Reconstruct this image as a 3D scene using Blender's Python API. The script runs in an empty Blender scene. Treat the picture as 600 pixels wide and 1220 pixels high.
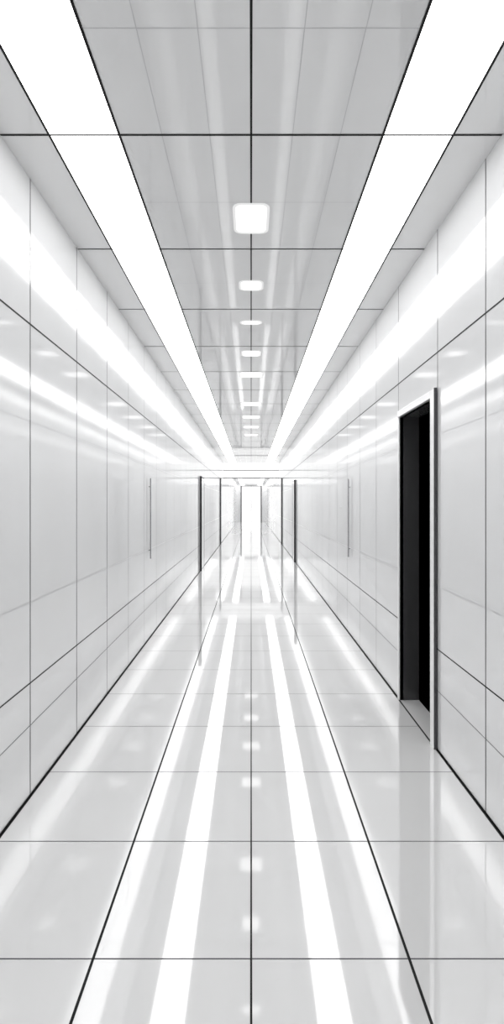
import bpy, math
from mathutils import Vector
S=bpy.context.scene
HF=1.6; HC=1.78; W=1.21; CZ=HF+HC
Y0=-3.0; Y1=45.0
PE=4.75      # light panel emission

def pmat(name,col,rough=.05,ior=1.5,metal=0.0,var=0.0,nscale=1.5,rvar=0.0):
    m=bpy.data.materials.new(name); m.use_nodes=True
    nt=m.node_tree; b=nt.nodes['Principled BSDF']
    b.inputs['Base Color'].default_value=(*col,1)
    b.inputs['Roughness'].default_value=rough
    b.inputs['IOR'].default_value=ior
    b.inputs['Metallic'].default_value=metal
    if var or rvar:
        tc=nt.nodes.new('ShaderNodeTexCoord'); n=nt.nodes.new('ShaderNodeTexNoise')
        n.inputs['Scale'].default_value=nscale
        nt.links.new(tc.outputs['Object'],n.inputs['Vector'])
        if var:
            r=nt.nodes.new('ShaderNodeValToRGB')
            r.color_ramp.elements[0].position=.3; r.color_ramp.elements[1].position=.7
            r.color_ramp.elements[0].color=(*[c*(1-var) for c in col],1)
            r.color_ramp.elements[1].color=(*[min(1,c*(1+var)) for c in col],1)
            nt.links.new(n.outputs['Fac'],r.inputs['Fac']); nt.links.new(r.outputs['Color'],b.inputs['Base Color'])
        if rvar:
            mr=nt.nodes.new('ShaderNodeMapRange')
            mr.inputs['To Min'].default_value=max(0,rough-rvar); mr.inputs['To Max'].default_value=rough+rvar
            nt.links.new(n.outputs['Fac'],mr.inputs['Value']); nt.links.new(mr.outputs['Result'],b.inputs['Roughness'])
    return m
def emat(name,e,col=(1,1,1)):
    m=bpy.data.materials.new(name); m.use_nodes=True
    nt=m.node_tree; nt.nodes.remove(nt.nodes['Principled BSDF'])
    em=nt.nodes.new('ShaderNodeEmission'); em.inputs['Color'].default_value=(*col,1); em.inputs['Strength'].default_value=e
    nt.links.new(em.outputs[0],nt.nodes['Material Output'].inputs['Surface'])
    return m
M_floor=pmat('floor_gloss_tile',(.80,.80,.80),.045,2.5,var=.02,rvar=.015)
M_wall=pmat('wall_enamel_panel',(.82,.823,.828),.09,2.8,var=.02,rvar=.03)
M_ceil=pmat('ceiling_gloss_panel',(.80,.802,.805),.05,1.85,var=.02)
M_black=pmat('black_joint',(.006,.006,.006),.5,1.3)
M_grey=pmat('grey_joint',(.09,.09,.095),.5,1.3)
M_lgrey=pmat('fine_joint',(.20,.20,.21),.5,1.3)
M_faint=pmat('joint_and_reflection_hairline',(.55,.55,.56),.3,1.5)  # wall hairline joints; on the ceiling, painted reflection of the floor grid
M_panel=emat('led_panel',PE)
M_l1=emat('downlight_core',1.9); M_l2=emat('downlight_mid',1.15); M_l3=emat('downlight_rim',.8)
M_glow=emat('added_far_glow',1.2)  # emission added to door, header and ceiling for the bright far-end haze
M_white=pmat('white_trim',(.93,.93,.93),.15,1.6)
M_dark=pmat('dark_jamb',(.03,.03,.032),.2,1.4)
M_jamb=pmat('door_reveal',(.06,.06,.062),.15,1.5)
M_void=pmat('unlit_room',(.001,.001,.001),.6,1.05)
M_steel=pmat('brushed_steel',(.35,.35,.36),.25,1.5,.8)

class MB:
    def __init__(s): s.v=[];s.f=[];s.mi=[];s.mats=[]
    def m(s,mat):
        if mat not in s.mats: s.mats.append(mat)
        return s.mats.index(mat)
    def quad(s,a,b,c,d,mat):
        i=len(s.v); s.v+= [a,b,c,d]; s.f.append((i,i+1,i+2,i+3)); s.mi.append(s.m(mat))
    def box(s,x0,x1,y0,y1,z0,z1,mat):
        i=len(s.v)
        s.v+=[(x0,y0,z0),(x1,y0,z0),(x1,y1,z0),(x0,y1,z0),(x0,y0,z1),(x1,y0,z1),(x1,y1,z1),(x0,y1,z1)]
        for f in [(0,3,2,1),(4,5,6,7),(0,1,5,4),(1,2,6,5),(2,3,7,6),(3,0,4,7)]:
            s.f.append(tuple(i+k for k in f)); s.mi.append(s.m(mat))
    def cyl(s,p0,p1,r,mat,n=20):
        p0=Vector(p0);p1=Vector(p1);d=(p1-p0).normalized()
        u=d.orthogonal().normalized();w=d.cross(u);i=len(s.v)
        for p in (p0,p1):
            for k in range(n):
                a=2*math.pi*k/n; s.v.append(tuple(p+u*r*math.cos(a)+w*r*math.sin(a)))
        for k in range(n):
            s.f.append((i+k,i+(k+1)%n,i+n+(k+1)%n,i+n+k)); s.mi.append(s.m(mat))
        s.f.append(tuple(i+k for k in range(n))[::-1]); s.mi.append(s.m(mat))
        s.f.append(tuple(i+n+k for k in range(n))); s.mi.append(s.m(mat))
    def make(s,name,parent=None,bevel=0):
        me=bpy.data.meshes.new(name); me.from_pydata(s.v,[],s.f)
        for m in s.mats: me.materials.append(m)
        for p,i in zip(me.polygons,s.mi): p.material_index=i
        me.update()
        o=bpy.data.objects.new(name,me); S.collection.objects.link(o)
        if parent: o.parent=parent
        if bevel:
            b=o.modifiers.new('bevel','BEVEL'); b.width=bevel; b.segments=2; b.limit_method='ANGLE'
        return o
E=.0008
def seq(a,d,y1=Y1,y0=Y0):
    n=math.ceil((y0-a)/d); out=[]
    while a+n*d<y1: out.append(a+n*d); n+=1
    return out
# ---------------- floor
f=MB()
f.quad((-W,Y0,0),(W,Y0,0),(W,Y1,0),(-W,Y1,0),M_floor)
def fstripx(x,w,mat,e=E): f.quad((x-w/2,Y0,e),(x+w/2,Y0,e),(x+w/2,Y1,e),(x-w/2,Y1,e),mat)
for i,y in enumerate(seq(1.77,.616)): f.quad((-W,y-.0025,E*.5),(W,y-.0025,E*.5),(W,y+.0025,E*.5),(-W,y+.0025,E*.5),M_grey)
fstripx(0,.007,M_black)
for s in(-1,1):
    fstripx(s*.555,.010,M_black); fstripx(s*(W-.006),.012,M_black)
f.make('floor')
# ---------------- ceiling
c=MB(); XI=.357*HC; XO=.547*HC
for a,b in((-W,-XO),(-XI,XI),(XO,W)):
    c.quad((a,Y0,CZ),(a,Y1,CZ),(b,Y1,CZ),(b,Y0,CZ),M_ceil)
def cst(x0,x1,y0,y1,e,mat): c.quad((x0,y0,CZ-e),(x0,y1,CZ-e),(x1,y1,CZ-e),(x1,y0,CZ-e),mat)
cst(-.005,.005,Y0,Y1,E,M_black)
for s in(-1,1):
    for X in(XI,XO): cst(s*X-.006,s*X+.006,Y0,Y1,E*3,M_black)
    for X in(.20,.43): cst(s*X-.0018,s*X+.0018,Y0,Y1,E*.4,M_faint)  # pale lines paint the reflected floor grid on the ceiling
for y in seq(2.43,1.09): cst(-W,W,y-.006,y+.006,E*2,M_black)
for y in seq(2.43-.545,.545,9):
    cst(-XI,XI,y-.0022,y+.0022,E*.3,M_faint)  # reflected floor cross seams, painted as faint lines
c.make('ceiling')
for s in(-1,1):
    p=MB(); a,b=sorted((s*XI,s*XO))
    p.quad((a,Y0,CZ-.0002),(a,Y1,CZ-.0002),(b,Y1,CZ-.0002),(b,Y0,CZ-.0002),M_panel)
    p.make('ceiling_light_panel')
d=MB()
def rsq(hx,hy,r,y):
    pts=[]
    for sx,sy,a0 in((1,1,0),(-1,1,90),(-1,-1,180),(1,-1,270)):
        for j in range(5):
            a=math.radians(a0+j*22.5); pts.append((sx*(hx-r)+r*math.cos(a),y+sy*(hy-r)+r*math.sin(a)))
    return pts
lamps=[(3.15,.112,.17),(4.11,.10,.10),(4.95,.11,.06),(5.97,.12,.12),(6.95,.17,.15)]+[(9.0+1.35*k,.19,.17) for k in range(4)]
n=20
for (y,hx,hy) in lamps:
    rings=[rsq(hx-.034,hy-.034,.026,y),rsq(hx-.016,hy-.016,.04,y),rsq(hx,hy,.05,y)]
    base=len(d.v)
    for j,pts in enumerate(rings):
        for x,yy in pts: d.v.append((x,yy,CZ-.004+j*.0012))
    d.f.append(tuple(range(base+n-1,base-1,-1))); d.mi.append(d.m(M_l1))
    for j,mt in((0,M_l2),(1,M_l3)):
        o=base+j*n
        for q in range(n): d.f.append((o+q,o+(q+1)%n,o+n+(q+1)%n,o+n+q)); d.mi.append(d.m(mt))
d.make('recessed_downlights')
# ---------------- walls
DY0,DY1,DH=3.35,4.10,2.30
def wall(s,seams,low,hole=None):
    w=MB(); X=s*W
    def q(y0,y1,z0,z1,e,mat):
        x=X-s*e
        pts=[(x,y0,z0),(x,y1,z0),(x,y1,z1),(x,y0,z1)]
        if s>0: pts=pts[::-1]
        w.quad(*pts,mat)
    def qh(y0,y1,z0,z1,e,mat):
        if not hole: return q(y0,y1,z0,z1,e,mat)
        a,b,h=hole
        if y1<=a or y0>=b or z0>=h: return q(y0,y1,z0,z1,e,mat)
        if y0<a: q(y0,a,z0,z1,e,mat)
        if y1>b: q(b,y1,z0,z1,e,mat)
        if z1>h: q(max(y0,a),min(y1,b),max(z0,h),z1,e,mat)
    qh(Y0,Y1,0,CZ,0,M_wall)
    for y in seams: qh(y-.005,y+.005,0,CZ,E*.5,M_grey if y<4.5 else M_lgrey)
    qh(Y0,Y1,2.583-.005,2.583+.005,E,M_black)
    qh(Y0,Y1,low-.004,low+.004,E,M_black)
    qh(Y0,Y1,.385-.002,.385+.002,E,M_grey)
    for z in(1.06,2.05): qh(Y0,Y1,z-.002,z+.002,E*.4,M_faint)
    qh(Y0,Y1,0,.010,E,M_black)
    if hole:   # unlit side room behind the opening
        T=.155
        def bx(*a): w.box(*a)
        bx(W,W+T,DY1,DY1+.02,0,DH,M_jamb); bx(W,W+T,DY0-.02,DY0,0,DH,M_jamb); bx(W,W+T,DY0,DY1,DH,DH+.02,M_jamb)
        w.quad((W,DY0,.0),(W+T,DY0,.0),(W+T,DY1,.0),(W,DY1,.0),M_floor)
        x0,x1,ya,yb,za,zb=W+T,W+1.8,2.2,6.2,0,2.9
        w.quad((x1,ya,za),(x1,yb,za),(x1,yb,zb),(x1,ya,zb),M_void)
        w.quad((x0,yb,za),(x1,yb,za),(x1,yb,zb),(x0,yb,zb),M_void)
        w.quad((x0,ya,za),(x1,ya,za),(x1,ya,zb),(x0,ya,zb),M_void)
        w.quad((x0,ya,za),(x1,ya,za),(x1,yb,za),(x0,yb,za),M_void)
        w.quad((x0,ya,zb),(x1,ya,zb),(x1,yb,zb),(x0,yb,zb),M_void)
    return w.make('wall_left' if s<0 else 'wall_right')
wall(-1,seq(2.76,.735),.617)
wall(1,[-2.55,-1.8,-1.08,-.34,.4,1.13,1.87,2.6,3.27]+seq(4.14,.735,Y1,4.1),.655,(DY0,DY1,DH))
b=MB(); b.quad((-W,Y0,0),(-W,Y0,CZ),(W,Y0,CZ),(W,Y0,0),M_wall); b.make('wall_back')
b=MB(); b.quad((-W,Y1,0),(W,Y1,0),(W,Y1,CZ),(-W,Y1,CZ),M_wall); b.make('wall_far')
b=MB()
b.box(-.94,-.84,Y1-.05,Y1-.001,0.002,3.2,M_grey);b.box(.84,.94,Y1-.05,Y1-.001,0.002,3.2,M_grey);b.box(-.9,.9,Y1-.05,Y1-.001,3.14,3.2,M_grey)
b.box(-.86,-.02,Y1-.04,Y1-.001,.01,3.16,M_glow);b.box(.02,.86,Y1-.04,Y1-.001,.01,3.16,M_glow)  # door leaves made to glow, adding brightness at the corridor end
b.box(-.08,-.06,Y1-.09,Y1-.04,.9,1.9,M_steel);b.box(.06,.08,Y1-.09,Y1-.04,.9,1.9,M_steel)
b.make('door_1')
# door frame
t=MB(); P=.022
t.box(W-P,W+.03,DY0-.07,DY0,0,DH+.05,M_white)
t.box(W-P*.5,W+.03,DY1,DY1+.03,0,DH+.05,M_white)
t.box(W-P,W+.03,DY0,DY1,DH,DH+.05,M_white)
t.box(W-P-.001,W-.002,DY0-.078,DY0-.071,0,DH+.055,M_grey)
t.make('door_frame',bevel=.003)
def flush(s,yj,name,wd=.9,h=2.25):
    m=MB(); X=s*W
    def bx(p0,p1,y0,y1,z0,z1,mat):
        a,b=sorted((X-s*p0,X-s*p1)); m.box(a,b,y0,y1,z0,z1,mat)
    bx(.001,.045,yj,yj+.03,.001,h,M_dark)
    bx(.001,.012,yj+.03,yj+wd,.01,h-.02,M_wall)
    bx(.001,.016,yj+.03,yj+wd+.03,h-.02,h,M_grey)
    bx(.001,.016,yj+wd,yj+wd+.03,.001,h-.02,M_grey)
    m.make(name)
flush(-1,11.9,'door_2'); flush(1,13.7,'door_3')
def pull(s,y):
    m=MB(); x=s*(W-.022)
    m.cyl((x,y,.95),(x,y,1.9),.007,M_steel)
    for z in(1.05,1.8): m.cyl((x,y,z),(s*(W-.001),y,z),.006,M_steel)
    m.make('door_pull_handle')
pull(-1,5.95); pull(1,6.15)
g=MB()
for s in(-1,1):
    a,b2=sorted((s*(W-.001),s*(W-.04))); g.box(a,b2,19.7,19.74,.001,2.6,M_dark)
g.box(-W+.001,W-.001,22.0,22.25,2.72,CZ-.005,M_glow)  # header given its own glow to whiten the far walls
g.box(-W+.001,W-.001,21.985,21.999,2.69,2.73,M_grey)
g.box(-W+.001,W-.001,21.985,21.999,3.04,3.07,M_grey)
g.make('portal_frame')
g=MB(); g.box(-XI+.02,XI-.02,30,44.5,CZ-.03,CZ-.005,M_glow); g.make('added_far_glow_panel')  # glowing ceiling slab added to brighten the stretch beyond the portal
wd=bpy.data.worlds.new('World'); S.world=wd; wd.use_nodes=True
wd.node_tree.nodes['Background'].inputs[1].default_value=.0
cd=bpy.data.cameras.new('camera'); cam=bpy.data.objects.new('camera',cd); S.collection.objects.link(cam)
cam.location=(0,0,HF); cam.rotation_euler=(math.pi/2,0,0)
cd.sensor_fit='AUTO'; cd.sensor_width=36; cd.lens=600/1220*36
cd.shift_x=1/1220; cd.shift_y=-10/1220; cd.clip_start=.01
S.camera=cam
S.view_settings.view_transform='Standard'
